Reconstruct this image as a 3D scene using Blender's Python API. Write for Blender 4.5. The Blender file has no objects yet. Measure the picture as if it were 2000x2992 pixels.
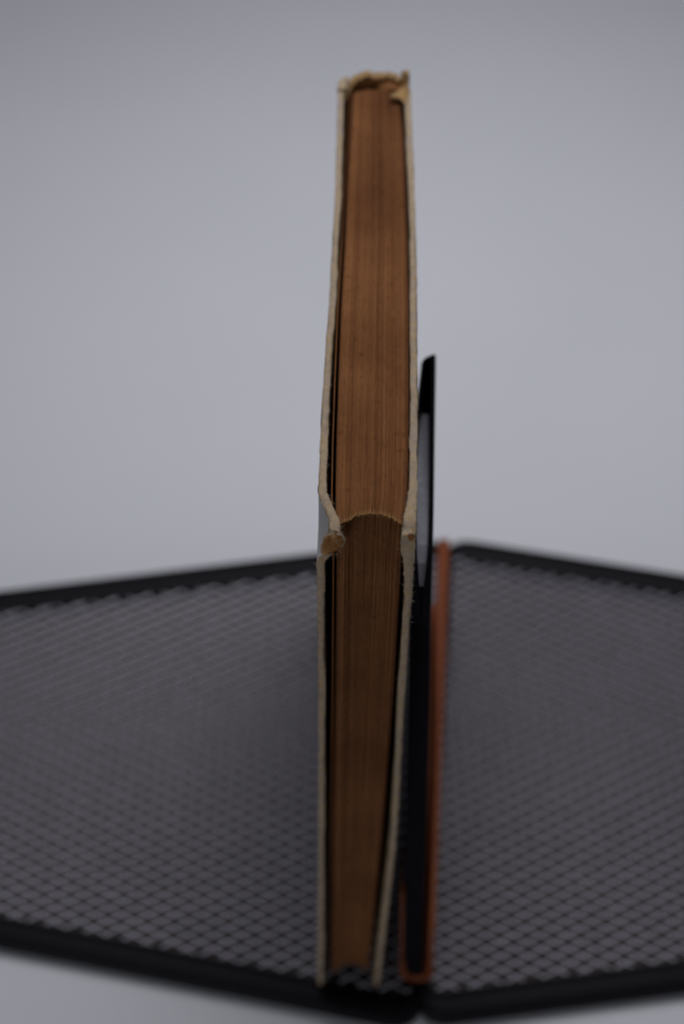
import bpy, bmesh, math, random
from mathutils import Matrix, Vector, noise
random.seed(11)
S = 0.001                                   # all lengths below are millimetres
scene = bpy.context.scene
COL = scene.collection

# ------------------------------------------------------------------ camera
cam_d = bpy.data.cameras.new("camera")
cam = bpy.data.objects.new("camera", cam_d); COL.objects.link(cam)
cx = Vector((0.99968158, 0.02521487, 0.00097777))
cu = Vector((-0.01996451, 0.76663675, 0.64177061))
cf = Vector((-0.01543257, 0.64158577, -0.76689604))
M = Matrix.Identity(4)
for r in range(3):
    M[r][0], M[r][1], M[r][2] = cx[r], cu[r], -cf[r]
M.translation = Vector((0.0012685, -0.1234152, 0.3509372))
cam.matrix_world = M
cam_d.sensor_fit = 'VERTICAL'; cam_d.sensor_height = 36.0; cam_d.sensor_width = 24.0
cam_d.lens = 44.42
cam_d.clip_start = 0.005; cam_d.clip_end = 50
cam_d.dof.use_dof = True
cam_d.dof.focus_distance = 0.2065
cam_d.dof.aperture_fstop = 11.0
scene.camera = cam

# ------------------------------------------------------------------ light
w = bpy.data.worlds.new("World"); scene.world = w; w.use_nodes = True
w.node_tree.nodes["Background"].inputs[0].default_value = (0.95, 0.97, 1.0, 1)
w.node_tree.nodes["Background"].inputs[1].default_value = 0.085

def area(name, loc, target, size, power, color=(1, 1, 1)):
    d = bpy.data.lights.new(name, 'AREA'); d.shape = 'DISK'; d.size = size
    d.energy = power; d.color = color
    o = bpy.data.objects.new(name, d); COL.objects.link(o)
    o.location = loc
    o.rotation_euler = (Vector(target) - Vector(loc)).to_track_quat('-Z', 'Y').to_euler()
    return o
area("softbox_lamp", (0.03, 0.29, 0.72), (0.03, 0.27, 0), 0.40, 1.17, (1.0, 0.985, 0.975)).data.spread = math.radians(108)
area("front_fill_lamp", (-0.5, -1.25, 0.30), (0.0, 0.0, 0.12), 0.55, 2.4, (1.0, 0.99, 0.98))  # added front fill for the fore-edge, no visible source

scene.view_settings.view_transform = 'Standard'
scene.view_settings.look = 'None'
scene.view_settings.gamma = 1.0
scene.view_settings.use_curve_mapping = False
scene.view_settings.exposure = 0.0

# ------------------------------------------------------------------ materials
class NT:
    def __init__(s, name):
        s.m = bpy.data.materials.new(name); s.m.use_nodes = True
        s.t = s.m.node_tree; s.b = s.t.nodes["Principled BSDF"]
    def n(s, typ, **kw):
        x = s.t.nodes.new(typ)
        for k, v in kw.items():
            if k.startswith('i_'):
                x.inputs[k[2:].replace('_', ' ')].default_value = v
            else:
                setattr(x, k, v)
        return x
    def l(s, a, b): s.t.links.new(a, b)
    def coords(s, scale=(1, 1, 1)):
        tc = s.n('ShaderNodeTexCoord'); mp = s.n('ShaderNodeMapping')
        mp.inputs['Scale'].default_value = scale
        s.l(tc.outputs['Object'], mp.inputs['Vector']); return mp.outputs['Vector']
    def noise(s, vec, scale, detail=4, rough=.6):
        x = s.n('ShaderNodeTexNoise'); x.inputs['Scale'].default_value = scale
        x.inputs['Detail'].default_value = detail; x.inputs['Roughness'].default_value = rough
        s.l(vec, x.inputs['Vector']); return x.outputs['Fac']
    def ramp(s, fac, stops):
        r = s.n('ShaderNodeValToRGB'); e = r.color_ramp.elements
        while len(e) < len(stops): e.new(.5)
        for k, (p, c) in enumerate(stops):
            e[k].position = p; e[k].color = (*c, 1)
        s.l(fac, r.inputs['Fac']); return r.outputs['Color']
    def mix(s, fac, a, b, mode='MIX'):
        x = s.n('ShaderNodeMix', data_type='RGBA', blend_type=mode)
        for src, dst in ((fac, x.inputs[0]), (a, x.inputs[6]), (b, x.inputs[7])):
            if isinstance(src, (int, float)): dst.default_value = src
            elif isinstance(src, tuple): dst.default_value = (*src, 1)
            else: s.l(src, dst)
        return x.outputs[2]
    def bump(s, h, strength, dist):
        b = s.n('ShaderNodeBump'); b.inputs['Strength'].default_value = strength
        b.inputs['Distance'].default_value = dist
        s.l(h, b.inputs['Height']); s.l(b.outputs['Normal'], s.b.inputs['Normal'])
    def done(s, color=None, rough=.6, spec=.5, metal=0):
        if color is not None:
            if isinstance(color, tuple): s.b.inputs['Base Color'].default_value = (*color, 1)
            else: s.l(color, s.b.inputs['Base Color'])
        s.b.inputs['Roughness'].default_value = rough
        s.b.inputs['Specular IOR Level'].default_value = spec
        s.b.inputs['Metallic'].default_value = metal
        return s.m

def mat_table():
    k = NT("white_table_paper"); v = k.coords()
    c = k.ramp(k.noise(v, 9, 3), [(.3, (.590, .608, .680)), (.7, (.612, .626, .698))])
    k.bump(k.noise(v, 1500, 2), .15, .0002)
    return k.done(c, .75, .25)

def mat_edge(name="worn_board_edge", tint=None):
    k = NT(name); v = k.coords()
    a = k.ramp(k.noise(v, 700, 5, .75), [(.32, (.31, .25, .205)), (.47, (.41, .32, .232)), (.62, (.48, .37, .25)), (.75, (.55, .44, .32))])
    f = k.ramp(k.noise(v, 900, 3, .6), [(.55, (0, 0, 0)), (.70, (1, 1, 1))])
    a = k.mix(f, a, (.44, .28, .11))
    g = k.ramp(k.noise(v, 260, 5, .7), [(.51, (0, 0, 0)), (.72, (.75, .75, .75))])
    a = k.mix(g, a, (.36, .315, .305))
    if tint: a = k.mix(1.0, a, tint, 'MULTIPLY')
    k.bump(k.noise(v, 2600, 5, .8), .9, .0003)
    return k.done(a, .95, .15)

def mat_cover():
    k = NT("white_book_cover"); v = k.coords()
    a = k.ramp(k.noise(v, 60, 5), [(.3, (.34, .325, .34)), (.7, (.40, .385, .40))])
    k.bump(k.noise(v, 1200, 3), .3, .0001)
    return k.done(a, .45, .4)

def mat_endpaper():
    k = NT("foxed_endpaper"); v = k.coords()
    a = k.ramp(k.noise(v, 120, 5), [(.3, (.34, .23, .12)), (.7, (.46, .34, .2))])
    return k.done(a, .9, .15)

def mat_pages():
    k = NT("aged_page_edges"); v = k.coords()
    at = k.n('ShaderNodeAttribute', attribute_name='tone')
    wr = k.n('ShaderNodeAttribute', attribute_name='wear')
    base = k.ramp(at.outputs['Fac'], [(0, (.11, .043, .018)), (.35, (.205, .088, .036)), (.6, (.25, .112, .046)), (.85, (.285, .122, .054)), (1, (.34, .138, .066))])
    # soiled, darker and redder patches along the head and the fore-edge
    st = k.ramp(k.noise(v, 42, 4, .6), [(.38, (.80, .76, .73)), (.62, (1.06, 1.06, 1.06))])
    base = k.mix(1.0, base, st, 'MULTIPLY')
    sp = k.ramp(k.noise(v, 700, 3, .7), [(.30, (.62, .55, .5)), (.42, (1, 1, 1))])
    base = k.mix(1.0, base, sp, 'MULTIPLY')
    fine = k.ramp(k.noise(k.coords((5200, 500, 500)), 1.0, 3, .7), [(.3, (.82, .80, .78)), (.7, (1.15, 1.15, 1.15))])
    base = k.mix(1.0, base, fine, 'MULTIPLY')
    nz = k.noise(v, 1800, 3, .7)
    mw = k.n('ShaderNodeMath', operation='MULTIPLY'); k.l(wr.outputs['Fac'], mw.inputs[0]); k.l(nz, mw.inputs[1])
    mw2 = k.n('ShaderNodeMath', operation='MULTIPLY', use_clamp=True); k.l(mw.outputs[0], mw2.inputs[0]); mw2.inputs[1].default_value = 1.5
    base = k.mix(mw2.outputs[0], base, (.52, .33, .14))
    k.bump(nz, .5, .00012)
    return k.done(base, .9, .12)

def mat_fibre():
    k = NT("torn_board_fibre"); v = k.coords((1, 1, .35))
    a = k.ramp(k.noise(v, 900, 5, .75), [(.30, (.22, .10, .042)), (.43, (.39, .225, .10)), (.56, (.51, .345, .165)), (.72, (.58, .44, .27))])
    st = k.ramp(k.noise(k.coords((900, 900, 2600)), 1.0, 4, .7), [(.34, (.68, .60, .52)), (.52, (1, 1, 1)), (.7, (1.12, 1.12, 1.12))])
    a = k.mix(1.0, a, st, 'MULTIPLY')
    big = k.ramp(k.noise(v, 420, 3, .6), [(.40, (.62, .46, .36)), (.58, (1, 1, 1))])
    a = k.mix(1.0, a, big, 'MULTIPLY')
    k.bump(k.noise(v, 2400, 5, .8), .8, .0003)
    return k.done(a, .95, .1)

def mat_simple(name, col, rough, spec=.5, nscale=400, var=.25, bump=.2, dist=.0001, metal=0):
    k = NT(name); v = k.coords()
    lo = tuple(c * (1 - var) for c in col); hi = tuple(c * (1 + var) for c in col)
    a = k.ramp(k.noise(v, nscale, 4), [(.3, lo), (.7, hi)])
    k.bump(k.noise(v, nscale * 4, 3), bump, dist)
    return k.done(a, rough, spec, metal)

OCHRE = mat_edge('ochre_torn_edge', (.86, .70, .46))
TABLE, EDGE, COVER, ENDP, PAGES, FIBRE = mat_table(), mat_edge(), mat_cover(), mat_endpaper(), mat_pages(), mat_fibre()
HAIR = mat_simple("paper_fibre", (.66, .57, .44), .9, .1)
LINING = mat_simple("brown_spine_lining", (.23, .10, .04), .9, .1, 300)
BLACK = mat_simple("gloss_black_cover", (.0045, .0042, .007), .85, .06, 300, .2, .1)
GREYP = mat_simple("grey_sheen_pages", (.21, .215, .255), .7, .3, 500, .15)
ORANGE = mat_simple("orange_leather", (.19, .045, .011), .5, .35, 500, .2, .3)
WIRE = mat_simple("black_wire_pale_sheen", (.40, .39, .475), .38, .5, 500, .2, .2)  # black wire painted pale, its bright sheen put into the colour
BAR = mat_simple("black_coated_bar", (.0045, .004, .007), .6, .12, 500, .2, .2)




BACKING = mat_simple("added_dark_mesh_backing", (.050, .045, .047), .75, .2, 30, .2)

# ------------------------------------------------------------------ helpers
def new_obj(name, verts, faces, mats, parent=None, origin=(0, 0, 0), fmats=None, smooth=False, attrs=None):
    """one mesh object from millimetre data; 'origin' is where its parent empty stands"""
    me = bpy.data.meshes.new(name)
    ox, oy, oz = origin
    me.from_pydata([((x - ox) * S, (y - oy) * S, (z - oz) * S) for x, y, z in verts], [], faces)
    for m in (mats if isinstance(mats, (list, tuple)) else [mats]): me.materials.append(m)
    if fmats: me.polygons.foreach_set('material_index', fmats)
    if attrs:
        for an, data in attrs.items():
            a = me.attributes.new(an, 'FLOAT', 'POINT'); a.data.foreach_set('value', data)
    bm = bmesh.new(); bm.from_mesh(me); bmesh.ops.recalc_face_normals(bm, faces=bm.faces[:]); bm.to_mesh(me); bm.free()
    if smooth: me.polygons.foreach_set('use_smooth', [True] * len(me.polygons))
    me.update()
    o = bpy.data.objects.new(name, me); COL.objects.link(o)
    if parent: o.parent = parent
    return o

def empty(name, loc, label, cat):
    o = bpy.data.objects.new(name, None); COL.objects.link(o)
    o.empty_display_size = .01
    o.location = tuple(c * S for c in loc); o['label'] = label; o['category'] = cat
    return o

def lerp(tab, x):
    if x <= tab[0][0]: return tab[0][1]
    for (a, fa), (b, fb) in zip(tab, tab[1:]):
        if x <= b: return fa + (fb - fa) * (x - a) / (b - a)
    return tab[-1][1]

def sm(a, b, x):
    t = max(0., min(1., (x - a) / (b - a))); return t * t * (3 - 2 * t)

def nz(x, y, z, f=1.0): return noise.noise(Vector((x * f, y * f, z * f)))

def grid_faces(nu, nv, base=0, closed_u=False):
    F = []
    for i in range(nu if closed_u else nu - 1):
        for j in range(nv - 1):
            a = base + i * nv + j; b = base + ((i + 1) % nu) * nv + j
            F.append((a, b, b + 1, a + 1))
    return F

H, W = 198.2, 126.6

# ------------------------------------------------------------------ the table
def build_table():
    V = [(-3000, -2500, -7.3), (3000, -2500, -7.3), (3000, 4500, -7.3), (-3000, 4500, -7.3)]
    o = new_obj("tabletop", V, [(0, 1, 2, 3)], TABLE)
    o['kind'] = 'structure'
build_table()

# ------------------------------------------------------------------ the mesh stand: two trapezoid panels side by side
def rounded(poly, radii, n=8):
    out = []
    for k, (p, r) in enumerate(zip(poly, radii)):
        a = Vector(poly[k - 1]); b = Vector(p); c = Vector(poly[(k + 1) % len(poly)])
        d1 = (a - b).normalized(); d2 = (c - b).normalized()
        ang = d1.angle(d2); t = r / math.tan(ang / 2)
        p1 = b + d1 * t; p2 = b + d2 * t
        ctr = b + (d1 + d2).normalized() * (r / math.sin(ang / 2))
        s = (p1 - ctr); e = (p2 - ctr); tot = s.angle_signed(e)
        for i in range(n + 1):
            th = -tot * i / n
            out.append(ctr + Vector((s.x * math.cos(th) - s.y * math.sin(th), s.x * math.sin(th) + s.y * math.cos(th))))
    return out

def inside(poly, x, y):
    c = False; n = len(poly)
    for i in range(n):
        a, b = poly[i], poly[(i + 1) % n]
        if (a[1] > y) != (b[1] > y) and x < (b[0] - a[0]) * (y - a[1]) / (b[1] - a[1]) + a[0]: c = not c
    return c

STAND_O = (24, 74, -7.3)
stand = empty("mesh_stand", STAND_O, "flat black wire mesh stand of two panels under the books on the table", "mesh stand")
AX = Vector((0.075, 1.0)).normalized(); AXN = Vector((AX.y, -AX.x))
def build_panel(side):
    if side < 0:
        poly = [(-168, 25.4), (18.6, -6.6), (31.6, 159.6), (-178, 127.5)]
        poly = [(-170, 25.8), (18.6, -6.4), (31.0, 157.2), (-180, 119.2)]
        rad = [14, 6, 6, 14]
    else:
        poly = [(20.4, -5.4), (200, 22.4), (208, 125.8), (33.0, 157.2)]
        rad = [6, 14, 14, 7]
    path = rounded(poly, rad)
    # frame bar: flattened round section swept round the rounded outline
    n = len(path); hw, hh = 4.1, 3.3; sec = []
    for q in range(12):
        th = 2 * math.pi * q / 12
        c, s_ = math.cos(th), math.sin(th)
        sec.append((hw * math.copysign(abs(c) ** .7, c), hh * math.copysign(abs(s_) ** .7, s_)))
    inner = []
    for k in range(n):
        d = (path[(k + 1) % n] - path[k - 1]).normalized(); nn = Vector((-d.y, d.x)); inner.append(path[k] + nn * (3.9 + 3.3 * max(0, min(1, -nn.y)) - 2.4 * abs(nn.x) ** 4))
    V = []
    for k in range(n):
        d = (path[(k + 1) % n] - path[k - 1]).normalized(); nn = Vector((d.y, -d.x))
        for a, b in sec:
            wk = (1 - .58 * abs(nn.x) ** 4) * (1 + (.85 * max(0, nn.y) if a > 0 else 0))
            V.append((path[k].x - nn.x * a * wk, path[k].y - nn.y * a * wk, -4.0 + b))
    F = []
    for k in range(n):
        for q in range(12):
            F.append((k * 12 + q, k * 12 + (q + 1) % 12, ((k + 1) % n) * 12 + (q + 1) % 12, ((k + 1) % n) * 12 + q))
    new_obj("frame_bar", V, F, BAR, stand, STAND_O, smooth=True)
    # dark sheet added under the mesh to keep its openings dark
    cen = sum((Vector((p.x, p.y)) for p in path), Vector((0, 0))) / n
    V = [(p.x + (cen.x - p.x) * .012, p.y + (cen.y - p.y) * .025, z) for z in (-5.8, -6.6) for p in path]
    F = [tuple(range(n)), tuple(range(n, 2 * n))] + [(k, (k + 1) % n, n + (k + 1) % n, n + k) for k in range(n)]
    new_obj("added_dark_backing", V, F, BACKING, stand, STAND_O)
    # expanded metal sheet: every strand of every diamond is a bar with its own twist
    pw, ph = 7.7, 3.95; sw = 0.20; V = []; F = []
    o = Vector((19.9, 5.0)); LX = Vector((.9997, .025)); LY = Vector((-.025, .9997))
    for i in range(-62, 62):
        for j in range(-90, 90):
            if (i + j) % 2: continue
            a = o + LX * (i * pw / 2) + LY * (j * ph / 2)
            for dj in (1, -1):
                b = o + LX * ((i + 1) * pw / 2) + LY * ((j + dj) * ph / 2)
                ia, ib = inside(inner, a.x, a.y), inside(inner, b.x, b.y)
                if not (ia or ib): continue
                if ia != ib:                                  # sheared off along the frame
                    lo, hi = (a, b) if ia else (b, a)
                    for _ in range(9):
                        md = (lo + hi) / 2
                        if inside(inner, md.x, md.y): lo = md
                        else: hi = md
                    if ia: a1, b1 = a, lo
                    else: a1, b1 = lo, b
                    if (b1 - a1).length < .5: continue
                else: a1, b1 = a, b
                d = (b - a).normalized(); nn = Vector((-d.y, d.x)) * sw
                a2 = a1 - d * .3; b2 = b1 + d * .3
                base = len(V); tl = .06 * dj
                for p, s1 in ((a2, 1), (b2, 1)):
                    V += [(p.x + nn.x, p.y + nn.y, -.05 + tl - .22), (p.x - nn.x, p.y - nn.y, -.05 - tl - .22),
                          (p.x - nn.x, p.y - nn.y, -.55 - tl - .22), (p.x + nn.x, p.y + nn.y, -.55 + tl - .22)]
                F += [(base, base + 1, base + 5, base + 4), (base + 1, base + 2, base + 6, base + 5),
                      (base + 2, base + 3, base + 7, base + 6), (base + 3, base, base + 4, base + 7),
                      (base, base + 3, base + 2, base + 1), (base + 4, base + 5, base + 6, base + 7)]
    ms = new_obj("wire_mesh", V, F, WIRE, stand, STAND_O)
    ms['kind'] = 'stuff'
build_panel(-1); build_panel(1)

# ------------------------------------------------------------------ the old book
BOOK_O = (1.5, 62, 0)
book = empty("old_book", BOOK_O, "old white hardcover book with brown page edges and bashed corners, standing upright", "book")

L_TOP = [(-1, -5.7), (12, -5.75), (30, -5.8), (60, -5.4), (90, -5.25), (126, -5.7)]
R_TOP = [(-1, 9.95), (10, 10.15), (25, 10.4), (57, 10.7), (70, 10.75), (95, 10.6), (126, 10.1)]
L_FORE = [(0, -2.3), (84, -1.1), (131, -.5), (164, -.2), (198, 0)]
R_FORE = [(0, -1.3), (26, -.8), (56, -.2), (85, .3), (108, .35), (142, 0), (190, -.1), (198, 0)]

def bend_left(y, z):
    """the bashed head corner of the left board, folded towards the pages"""
    g = sm(9.5, 1.0, y) * sm(8.0, 3.2, H - z)
    return 2.15 * g
def bend_right(y, z):
    return -0.9 * sm(9, 1, y) * sm(9, 2, H - z)

def board(side):
    ys = [0, .25, .6, 1.1, 1.7] + [2.4 + .8 * k for k in range(10)] + [11 + 1.6 * k for k in range(19)] + [42 + 3 * k for k in range(28)]
    ys = [y for y in ys if y < W - 1.2] + [W - 1.0]
    zs = [H - d for d in [0, .25, .6, 1.1, 1.7] + [2.4 + .8 * k for k in range(18)]]
    z = zs[-1]
    while z > 6: z -= 2.6; zs.append(max(z, .0))
    zs = [z for z in zs if z > 1.0] + [.4, 0]
    ny, nzn = len(ys), len(zs)
    top, fore = (L_TOP, L_FORE) if side < 0 else (R_TOP, R_FORE)
    inw = -side                                   # +x is inwards for the left board
    V = []; 
    def outer(y, z):
        x = lerp(top, y) + lerp(fore, z)
        x += bend_left(y, z) if side < 0 else bend_right(y, z) * .15
        return x
    def thick(y, z):
        t = 1.2 if side < 0 else 1.26
        t += .18 * nz(y, z, 3 + side, .05)
        if side < 0: t += .35 * sm(12, 5, y) * sm(9, 2, H - z)
        else: t += .75 * sm(10, 1.2, y) * math.exp(-((H - z - 2.6) / 4.0) ** 2) + .25 * sm(16, 4, y) * sm(20, 8, H - z)
        return t
    for layer in range(2):
        for y in ys:
            for z in zs:
                x = outer(y, z); t = thick(y, z)
                ed = min(y, H - z, z)
                if layer: x += inw * t
                # ragged paper at the very edges
                q = sm(1.3, 0, ed)
                x += q * .28 * nz(y * 2.1, z * 2.1, 7 * side + layer * 5, 1) * 1.0 + q * .13 * nz(y * 6, z * 6, 2 * side + layer, 1)
                yy, zz = y, z
                if y < 1.2: yy += q * .16 * nz(z * 1.3, 1 + layer, side, 1)
                if H - z < 1.2: zz += q * .22 * nz(y * .55, 4 + layer, side, 1) + q * .12 * nz(y * 2.2, layer, side, 1)
                # rounded arrises
                if y == 0: yy += .22
                if z == H: zz -= .22
                # the crushed corner is bruised down
                if y < 6 and H - z < 5:
                    c = sm(4.0, 0, math.hypot(y, H - z))
                    yy += c * (.5 if side < 0 else .8); zz -= c * (.5 if side < 0 else 1.0)
                V.append((x, yy, zz))
    N = ny * nzn
    F = []; FM = []
    for f in grid_faces(ny, nzn): F.append(f); FM.append(0)
    for f in grid_faces(ny, nzn, N): F.append(f); FM.append(1)
    # the four rims, each with a bulged middle row
    loop = [i * nzn for i in range(ny)] + [(ny - 1) * nzn + j for j in range(1, nzn)] + \
           [i * nzn + nzn - 1 for i in range(ny - 2, -1, -1)] + [j for j in range(nzn - 2, 0, -1)]
    m = len(loop); mids = []
    for tt in (.3, .7):
        row = []
        for k in loop:
            a, b = V[k], V[N + k]
            p = [a[c] * (1 - tt) + b[c] * tt for c in range(3)]
            i, j = divmod(k, nzn); r = nz(p[1] * 1.7, p[2] * 1.7, tt * 9 + side, 1)
            if i == 0: p[1] -= .20 + .10 * r
            if i == ny - 1: p[1] += .1
            if j == 0: p[2] += .20 + .12 * r
            if j == nzn - 1: p[2] -= .0
            row.append(len(V)); V.append(tuple(p))
        mids.append(row)
    rows = [loop, mids[0], mids[1], [N + k for k in loop]]
    for ri, (r0, r1) in enumerate(zip(rows, rows[1:])):
        for k in range(m):
            F.append((r0[k], r0[(k + 1) % m], r1[(k + 1) % m], r1[k])); FM.append(1 if ri == 2 and nz(k * .13, side, 5) > -.12 else 2)
    # frayed covering near the edges shows the board
    for fi, f in enumerate(F):
        if FM[fi] == 2: continue
        y = sum(V[k][1] for k in f) / 4; z = sum(V[k][2] for k in f) / 4
        if min(y, H - z) < .55 + .5 * nz(y * .9, z * .9, side) or (H - z < 5 and y < 3.5): FM[fi] = 2
    o = new_obj("cover_board", V, F, [COVER, ENDP, EDGE], book, BOOK_O, FM, smooth=True)
    return o, outer, thick
lb, lo_f, lt_f = board(-1)
rb, ro_f, rt_f = board(1)
lb['label'] = "left cover board, head corner folded in with a torn knob"
rb['label'] = "right cover board with a crushed head corner"

# ---- torn knob on the left corner, bruise on the right corner (pieces of the boards)
def lump(name, ctr, rad, axis_rot, mat, parent, seed, amp=.22, nu=26, nv=18):
    V = []; F = []
    R = Matrix.Rotation(axis_rot, 3, 'Y')
    for i in range(nu):
        for j in range(nv):
            th = 2 * math.pi * i / nu; ph = math.pi * (j + .02) / (nv - 1 + .04)
            d = Vector((math.cos(th) * math.sin(ph), math.sin(th) * math.sin(ph), math.cos(ph)))
            k = 1 + amp * nz(d.x * 1.6 + seed, d.y * 1.6, d.z * 1.6) + amp * .45 * nz(d.x * 5 + seed, d.y * 5, d.z * 5)
            p = Vector((math.copysign(abs(d.x) ** .8, d.x) * rad[0], math.copysign(abs(d.y) ** .8, d.y) * rad[1], d.z * rad[2])) * k
            p = R @ p
            V.append((ctr[0] + p.x, ctr[1] + p.y, ctr[2] + p.z))
    F = grid_faces(nu, nv, 0, True)
    return new_obj(name, V, F, mat, parent, BOOK_O, smooth=True)
def knob(name, ctr, parent, seed, pts, depth, core, mats):
    """a mashed corner: outline pts (x, z) round its centre, domed towards the camera, bare fibre in the middle"""
    nu = 40; nr = 9; V = []; F = []; FM = []
    for side in (0, 1):
        for i in range(nu):
            th = 2 * math.pi * i / nu
            q = (i / nu) * len(pts); k = int(q); f = q - k
            p = Vector(pts[k % len(pts)]).lerp(Vector(pts[(k + 1) % len(pts)]), f * f * (3 - 2 * f)) * (1.12 if parent is lb else 1)
            for j in range(nr):
                r = j / (nr - 1)
                rr = r * (1 + .07 * nz(th * 3, r, seed))
                d = depth * (1 - r ** 2.6) * (1 + .0 * r)
                d += .16 * nz(p.x * rr * 1.2, p.y * rr * 1.2, seed) + .08 * nz(p.x * rr * 4, p.y * rr * 2, seed + 3)
                d -= .12 * depth * math.exp(-((r) / .45) ** 2) if core else 0
                V.append((ctr[0] + p.x * rr, ctr[1] - (d if side == 0 else -.7 * (1 - r * r)), ctr[2] + p.y * rr))
    N = nu * nr
    for side in (0, 1):
        for i in range(nu):
            for j in range(nr - 1):
                a = side * N + i * nr + j; b = side * N + ((i + 1) % nu) * nr + j
                F.append((a, b, b + 1, a + 1))
                FM.append(0 if j / (nr - 1) < core + .16 * nz(i * .5, seed, j * .3) else 1)
    return new_obj(name, V, F, mats, parent, BOOK_O, FM, smooth=True)
knob("torn_corner", (-3.2, -.15, 196.1), lb, 3, [(1.9, .9), (1.35, 2.2), (.3, 2.7), (-.9, 1.9), (-1.5, .2), (-1.75, -2.2), (-1.1, -3.3), (.2, -2.2), (1.5, -.9)], 1.0, .82, [FIBRE, EDGE])
knob("torn_corner", (9.1, .3, 197.3), rb, 8, [(.55, .4), (.1, 1.0), (-.5, .7), (-.6, -.2), (-.2, -1.1), (.35, -.9)], .22, .8, [LINING, EDGE])

# ---- spine: rounded back with a ragged head
def build_spine():
    V = []; nu = 44; nzv = 30
    zsp = [0, 20, 60, 100, 140, 170, 185]
    zsp += [188 + k for k in range(8)] + [196 + .5 * k for k in range(8)]
    hs = []
    for u in range(nu):
        t = u / (nu - 1)
        h = H + .9 + .7 * nz(t * 7, 1, 0) + .45 * nz(t * 23, 5, 0) - 3.2 * sm(.20, 0, t) + .3 * sm(.4, .9, t)
        if t > .93: h += 1.4 * sm(.93, .97, t)
        if .84 < t < .9: h -= .3
        hs.append(h)
    for lay in range(2):
        for u in range(nu):
            t = u / (nu - 1); s = 2 * t - 1
            for z in zsp + [None]:
                zz = hs[u] if z is None else min(z, hs[u] - .3)
                hw = 7.95 - lay * 1.3; hb = 6.1 - lay * 2.0
                e = max(0, 1 - abs(s) ** 2.6)
                x = 2.35 + hw * s * (1 - .05 * abs(s)) ; y = W - 2.0 + hb * e ** .75 + (.0 if lay == 0 else -.0)
                x += lerp(L_FORE, zz) * (1 - t) + lerp(R_FORE, zz) * t
                k = sm(188, 200, zz)
                y += k * (.35 * nz(t * 6, zz * .3, 3) + .3 * nz(t * 17, zz * .5, 9)) + (3.0 * sm(.9, .97, t) * sm(196, 200.5, zz))
                x += k * .12 * nz(t * 15, zz, lay)
                V.append((x, y, zz))
    nzv = len(zsp) + 1; N = nu * nzv
    F = grid_faces(nu, nzv); FM = [0] * len(F)
    for i in range(len(F)):
        if i % (nzv - 1) >= nzv - 4: FM[i] = 2
    g = grid_faces(nu, nzv, N); F += g; FM += [2 if i % (nzv - 1) >= nzv - 3 else 1 for i in range(len(g))]
    for u in range(nu - 1):
        for j, mt in ((0, 2), (nzv - 1, 2)):
            F.append((u * nzv + j, (u + 1) * nzv + j, N + (u + 1) * nzv + j, N + u * nzv + j)); FM.append(mt)
    for j in range(nzv - 1):
        for u in (0, nu - 1):
            F.append((u * nzv + j, u * nzv + j + 1, N + u * nzv + j + 1, N + u * nzv + j)); FM.append(2)
    return new_obj("spine", V, F, [COVER, LINING, OCHRE], book, BOOK_O, FM, smooth=True)
sp = build_spine()

def strip(name, rows, th, mat, parent, seed, jit=.12):
    """a torn strip of board: rows of (left point, right point), given a thickness"""
    V = []; n = len(rows); mcols = 7
    for lay in range(2):
        for i, (a, b) in enumerate(rows):
            for q in range(mcols):
                t = q / (mcols - 1)
                p = Vector(a).lerp(Vector(b), t)
                e = jit * (1 if q in (0, mcols - 1) or i in (0, n - 1) else .5)
                p += Vector((nz(i * .9, q, seed), nz(i * .9, q, seed + 4), nz(i * .9, q, seed + 8))) * e * 2
                V.append((p.x, p.y, p.z - lay * th))
    N = n * mcols
    F = grid_faces(n, mcols) + grid_faces(n, mcols, N)
    loop = [i * mcols for i in range(n)] + [(n - 1) * mcols + j for j in range(1, mcols)] + [i * mcols + mcols - 1 for i in range(n - 2, -1, -1)] + list(range(mcols - 2, 0, -1))
    for k in range(len(loop)):
        a, b = loop[k], loop[(k + 1) % len(loop)]
        F.append((a, b, N + b, N + a))
    return new_obj(name, V, F, mat, parent, BOOK_O, smooth=True)
strip("torn_flap", [((5.6, 121.6, 198.7), (5.9, 122.6, 198.5)), ((6.8, 121.4, 198.8), (6.9, 123.2, 198.9)), ((8.0, 121.0, 198.7), (8.0, 124.2, 199.1)),
                    ((9.0, 119.5, 198.3), (9.2, 125.2, 198.9)), ((9.9, 118.5, 197.6), (10.1, 125.6, 198.2))], 0.5, OCHRE, rb, 2)
strip("torn_flap", [((-5.9, 124.0, 198.6), (-5.6, 126.6, 199.2)), ((-5.0, 124.2, 198.7), (-4.6, 127.6, 199.5)), ((-3.7, 124.8, 198.4), (-3.4, 128.4, 199.4))], .6, EDGE, lb, 5)
strip("spine_lining", [((3.0, 127.2, 196.4), (3.0, 128.6, 197.6)), ((5.2, 126.6, 197.2), (5.4, 128.6, 198.4)), ((7.2, 126.0, 197.8), (7.4, 128.4, 198.8)),
                       ((8.8, 125.8, 198.2), (9.0, 127.8, 199.0))], .5, LINING, sp, 9)

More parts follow.
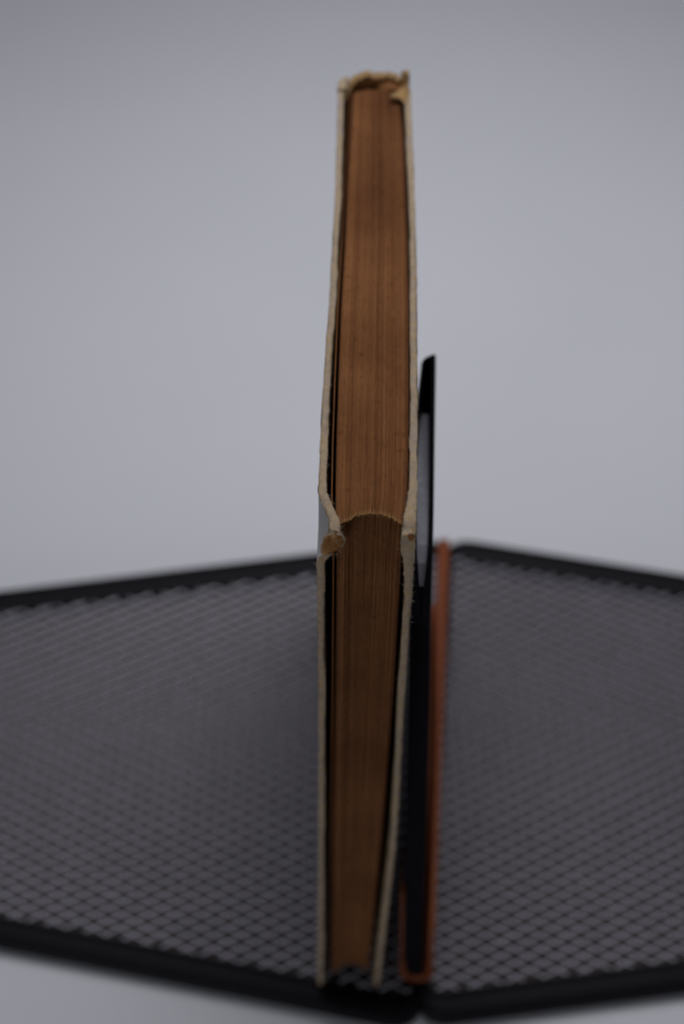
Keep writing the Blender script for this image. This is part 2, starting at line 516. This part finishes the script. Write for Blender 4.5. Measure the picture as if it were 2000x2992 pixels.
# ---- page block: every leaf a thin slab of its own
PZ = H - 1.0
PL = [(0, -2.35), (5, -2.85), (15, -3.1), (37, -3.2), (57, -3.2), (77, -2.9), (100, -2.95), (122, -2.4)]
PR = [(0, 7.5), (3, 7.9), (8, 8.5), (14, 8.8), (27, 9.0), (67, 9.2), (88, 9.0), (106, 8.7), (122, 7.8)]
PFL = [(0, -1.4), (60, -1.0), (107, -.75), (150, -.3), (190, 0), (198, 0)]
PFR = [(0, -2.3), (30, -1.75), (56, -1.2), (85, -.55), (108, -.3), (150, 0), (198, 0)]
FR = [(0, 2.3), (.1, 2.9), (.29, 4.2), (.47, 4.9), (.68, 4.7), (.83, 4.0), (.97, 3.0), (1, 2.8)]
def leaf_xy(t, y, z):
    xl = lerp(PL, y) + lerp(PFL, z); xr = lerp(PR, y) + lerp(PFR, z)
    return xl + (xr - xl) * t
def leaf(V, F, tones, wears, t0, t1, tone, yfj, zj, zb, curl=0):
    base = len(V)
    yf = lerp(FR, (t0 + t1) / 2) + yfj; yb = 125.2 + 1.6 * (1 - (t0 + t1 - 1) ** 2)
    ys = [yf, yf + .15, yf + .5, yf + 1.2, yf + 3, yf + 8, 20, 36, 54, 72, 90, 108, yb]
    zs = [zb, 30, 60, 90, 120, 150, 170, 185, PZ - 6, PZ - 2, PZ - .7, PZ - .2, PZ]
    n = len(ys); m = len(zs)
    for t in (t0, t1):
        for i, y in enumerate(ys):
            for j, z in enumerate(zs):
                zz = z + (zj if j == m - 1 else 0)
                yy = y
                fz = sm(6, .2, PZ - z) * sm(3, 0, y - yf)
                if i == 0:
                    yy += .16 * nz(t * 300, z * .25, 2) + .05 * nz(t * 900, z, 7)
                    if j >= m - 2: yy += .25 * (.5 + nz(t * 140, 3, 1))
                xx = leaf_xy(t, max(0, y), z) + .035 * nz(t * 6, y * .08, 4) * sm(0, 30, y)
                xx += curl * fz
                if j == m - 1: zz += .10 * nz(t * 200, y * .22, 6)
                V.append((xx, yy, zz)); tones.append(tone)
                tones[-1] = tone - .34 * sm(45, 124, y) * (.75 + .8 * nz(t0 * 3, y * .03, 11)) - .08 * (1 + nz(t0 * 2, y * .05, z * .02))  # painted falloff: leaves darken towards the spine as under dimmer light
                wears.append(max(0, sm(1.0, .0, y - yf)) * sm(.5, 0, PZ - z) * (.35 + .65 * sm(-.1, .5, nz(t0 * 60, 2, 2))))
    N = n * m
    F += grid_faces(n, m, base); F += grid_faces(n, m, base + N)
    loop = [i * m for i in range(n)] + [(n - 1) * m + j for j in range(1, m)] + [i * m + m - 1 for i in range(n - 2, -1, -1)] + list(range(m - 2, 0, -1))
    for k in range(len(loop)):
        a, b = base + loop[k], base + loop[(k + 1) % len(loop)]
        F.append((a, b, b + N, a + N))
def build_pages():
    V = []; F = []; T = []; Wr = []
    n = 96; cur = 0.0; marks = []
    while cur < 1.0:
        wd = (1 / n) * random.uniform(.75, 1.25); gap = random.choice([.04, .05, .06, .08, .10, .19]) / n
        marks.append((cur, min(1, cur + wd - gap))); cur += wd
    lean = 0
    for k, (a, b) in enumerate(marks):
        if b <= a: continue
        t = (a + b) / 2
        tone = .48 + .13 * nz(t * 9, 3, 0) + random.uniform(-.11, .11)
        if .03 < t < .14: tone += .22
        if t < .025 or t > .95: tone -= .3
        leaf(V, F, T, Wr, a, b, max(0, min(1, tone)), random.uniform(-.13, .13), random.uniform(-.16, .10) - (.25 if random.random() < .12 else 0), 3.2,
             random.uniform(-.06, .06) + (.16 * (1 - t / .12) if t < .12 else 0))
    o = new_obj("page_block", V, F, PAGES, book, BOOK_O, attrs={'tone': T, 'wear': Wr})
    o['kind'] = 'stuff'
build_pages()
def build_flyleaf():
    V = []; F = []; T = []; Wr = []
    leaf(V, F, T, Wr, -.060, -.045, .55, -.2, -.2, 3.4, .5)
    new_obj("flyleaf", V, F, PAGES, book, BOOK_O, attrs={'tone': T, 'wear': Wr})
build_flyleaf()

# ---- loose paper fibres along the worn edges
def build_fibres():
    V = []; F = []
    def hair(p, d, ln, r):
        base = len(V); d = d.normalized(); up = d.orthogonal().normalized(); sd = d.cross(up)
        bend = Vector((random.uniform(-1, 1), random.uniform(-1, 1), random.uniform(-1, 1))) * .5
        for s in range(4):
            q = s / 3; c = p + d * ln * q + bend * ln * q * q; rr = r * (1 - .75 * q)
            for a in range(3):
                th = a * 2.094
                v = c + (up * math.cos(th) + sd * math.sin(th)) * rr
                V.append(tuple(v))
        for s in range(3):
            for a in range(3):
                F.append((base + s * 3 + a, base + s * 3 + (a + 1) % 3, base + s * 3 + 3 + (a + 1) % 3, base + s * 3 + 3 + a))
    for side, of, tf in ((-1, lo_f, lt_f), (1, ro_f, rt_f)):
        for k in range(210):
            if k % 2: y, z = abs(random.gauss(0, 16)), H - random.uniform(-.1, .2)
            else: y, z = random.uniform(-.15, .1), H - abs(random.gauss(0, 22))
            q = random.choice([0, 0, 1, 1, random.random()])
            x = of(max(y, 0), z) - side * tf(max(y, 0), z) * q
            d = Vector(((side if q < .5 else -side) * random.uniform(.2, 1), random.uniform(-.5, .3), random.uniform(-.3, .6)))
            hair(Vector((x, y, z)), d, random.uniform(.25, .7), .011)
    for k in range(70):
        th = random.uniform(0, 6.28)
        hair(Vector((-3.2 + 1.4 * math.cos(th), -.3, 195.9 + 2.6 * math.sin(th))), Vector((math.cos(th), -.6, math.sin(th))), random.uniform(.25, .6), .012)
    o = new_obj("paper_fibres", V, F, HAIR, book, BOOK_O); o['kind'] = 'stuff'
build_fibres()

# ------------------------------------------------------------------ the black booklet leaning on it
BKO = (17, 36, 2.4)
booklet = empty("black_booklet", BKO, "thin black glossy booklet leaning on the right side of the white book", "booklet")
BT = 172.0
LEAN = 5.6
def bx(x, z): return x + LEAN * (BT - z) / BT
LO = [(8, 10.35), (18, 10.85), (30, 10.95), (45, 11.3), (58, 12.1), (66, 12.9)]
RO = [(8, 13.9), (18, 14.25), (26, 14.6), (44, 15.2), (58, 15.6), (68, 15.9)]
def build_booklet():
    zs = [2.6, 20, 45, 70, 95, 120, 140, 155, 165, 170.5, BT]
    cl = []
    for k in range(17):
        y = 8 + 56 * k / 16; cl.append((lerp(LO, y), y))
    for k in range(1, 8):
        a = math.pi * (1 - k / 8); cl.append((14.35 + 1.55 * math.cos(a), 65.5 + 2.2 * math.sin(a) + k * .25))
    for k in range(17):
        y = 67 - 59 * k / 16; cl.append((lerp(RO, y), y))
    # outer line cl, inner line offset inwards
    n = len(cl); V = []
    for lay in range(2):
        for i, (x, y) in enumerate(cl):
            a = Vector(cl[max(0, i - 1)]); b = Vector(cl[min(n - 1, i + 1)]); d = (b - a).normalized(); nn = Vector((d.y, -d.x))
            th = (.5 if i < 20 else .8) + (1.5 if i < 20 else .75) * sm(20, 8, y)
            for z in zs:
                zz = z - (.25 if z == BT and lay == 0 else 0) + (1.8 * math.exp(-((i - 25) / 3.0) ** 2) if z == BT else 0)
                if z > BT - 30: zz -= 9 * sm(24, 7, y) ** 2 * (z - BT + 30) / 30
                # nearer the foot the booklet is thicker
                spread = (1 - z / BT) * 1.2 * (-1 if i < 20 else 1)
                V.append((bx(x + nn.x * th * lay + spread * (1 - lay), z), y + nn.y * th * lay - 5.5 * (1 - z / BT), zz))
    m = len(zs); N = n * m
    F = grid_faces(n, m) + grid_faces(n, m, N)
    loop = [i * m for i in range(n)] + [(n - 1) * m + j for j in range(1, m)] + [i * m + m - 1 for i in range(n - 2, -1, -1)] + list(range(m - 2, 0, -1))
    for k in range(len(loop)):
        a, b = loop[k], loop[(k + 1) % len(loop)]
        F.append((a, b, N + b, N + a))
    new_obj("cover", V, F, BLACK, booklet, BKO, smooth=False)
    # inner leaves, a slim lens between the covers, their sheen painted as grey
    V = []; ys = [14.5 + 49 * k / 16 for k in range(17)]; F = []
    zz = [4, 60, 120, BT - 26, BT - 1.8]
    for s in (0, 1):
        for y in ys:
            for z in zz:
                sp2 = 0
                cl2 = .72 * sm(20, 8, y); a = lerp(LO, y) + .55 + cl2; b = lerp(RO, y) - .85 - cl2
                if b < a: a = b = (a + b) / 2
                V.append((bx(a + .05 if s == 0 else b - .05, z), y - 5.5 * (1 - z / BT), z - (10 * max(0, (y - 24) / 40) ** 1.3 + 9 * sm(25, 9, y) ** 2 if z > BT - 28 else 0)))
    n, m = len(ys), len(zz); N = n * m
    F = grid_faces(n, m) + grid_faces(n, m, N)
    loop = [i * m for i in range(n)] + [(n - 1) * m + j for j in range(1, m)] + [i * m + m - 1 for i in range(n - 2, -1, -1)] + list(range(m - 2, 0, -1))
    for k in range(len(loop)):
        a, b = loop[k], loop[(k + 1) % len(loop)]
        F.append((a, b, N + b, N + a))
    new_obj("pages", V, F, GREYP, booklet, BKO)
build_booklet()

# ------------------------------------------------------------------ the orange folded sleeve round its foot
def build_sleeve():
    V = []; ol = []; il = []
    hwid, hl = 4.6, 12
    prof = [(-hwid - 1.7, 58), (-hwid - .9, 34), (-hwid - .2, 14), (-hwid, 8), (-hwid, 6)]
    for k in range(0, 11):
        a = math.pi + math.pi * k / 10
        prof.append((hwid * math.cos(a), 4.6 + 4.6 * math.sin(a)))
    prof += [(hwid - .05, 7), (hwid - .4, 14), (hwid - .9, 27), (hwid - 1.3, 38)]
    SAX = Vector((0.058, 1.0)).normalized(); SAN = Vector((SAX.y, -SAX.x))
    n = len(prof)
    st = [0, 1, 4, 12] + [22 + 10 * k for k in range(10)] + [122, 126, 127]
    for lay in range(2):
        for i, (a, z) in enumerate(prof):
            A = Vector(prof[max(0, i - 1)]); B = Vector(prof[min(n - 1, i + 1)]); d = (B - A).normalized(); nn = Vector((-d.y, d.x))
            for s in st:
                e = .35 if s in (0, 127) else 0
                th = .9 + 1.2 * sm(14, 3, z) if a < 0 else 1.7 + (.0 + 1.9 * sm(50, 115, s)) * sm(4, 16, z); p = Vector((a, z)) + nn * (th * lay + (e * (1 - 2 * lay)))
                c = Vector((18.8, 1.4)) + SAX * s + SAN * p.x
                V.append((c.x, c.y, p.y + .1 + .25 * nz(s * .06, lay, 3) * sm(20, 38, p.y)))
    m = len(st); N = n * m
    F = grid_faces(n, m) + grid_faces(n, m, N)
    loop = [i * m for i in range(n)] + [(n - 1) * m + j for j in range(1, m)] + [i * m + m - 1 for i in range(n - 2, -1, -1)] + list(range(m - 2, 0, -1))
    for k in range(len(loop)):
        a, b = loop[k], loop[(k + 1) % len(loop)]
        F.append((a, b, N + b, N + a))
    o = new_obj("orange_sleeve", V, F, ORANGE, smooth=True)
    o['label'] = "orange folded leather sleeve on the mesh holding the foot of the black booklet"
    o['category'] = "sleeve"
build_sleeve()
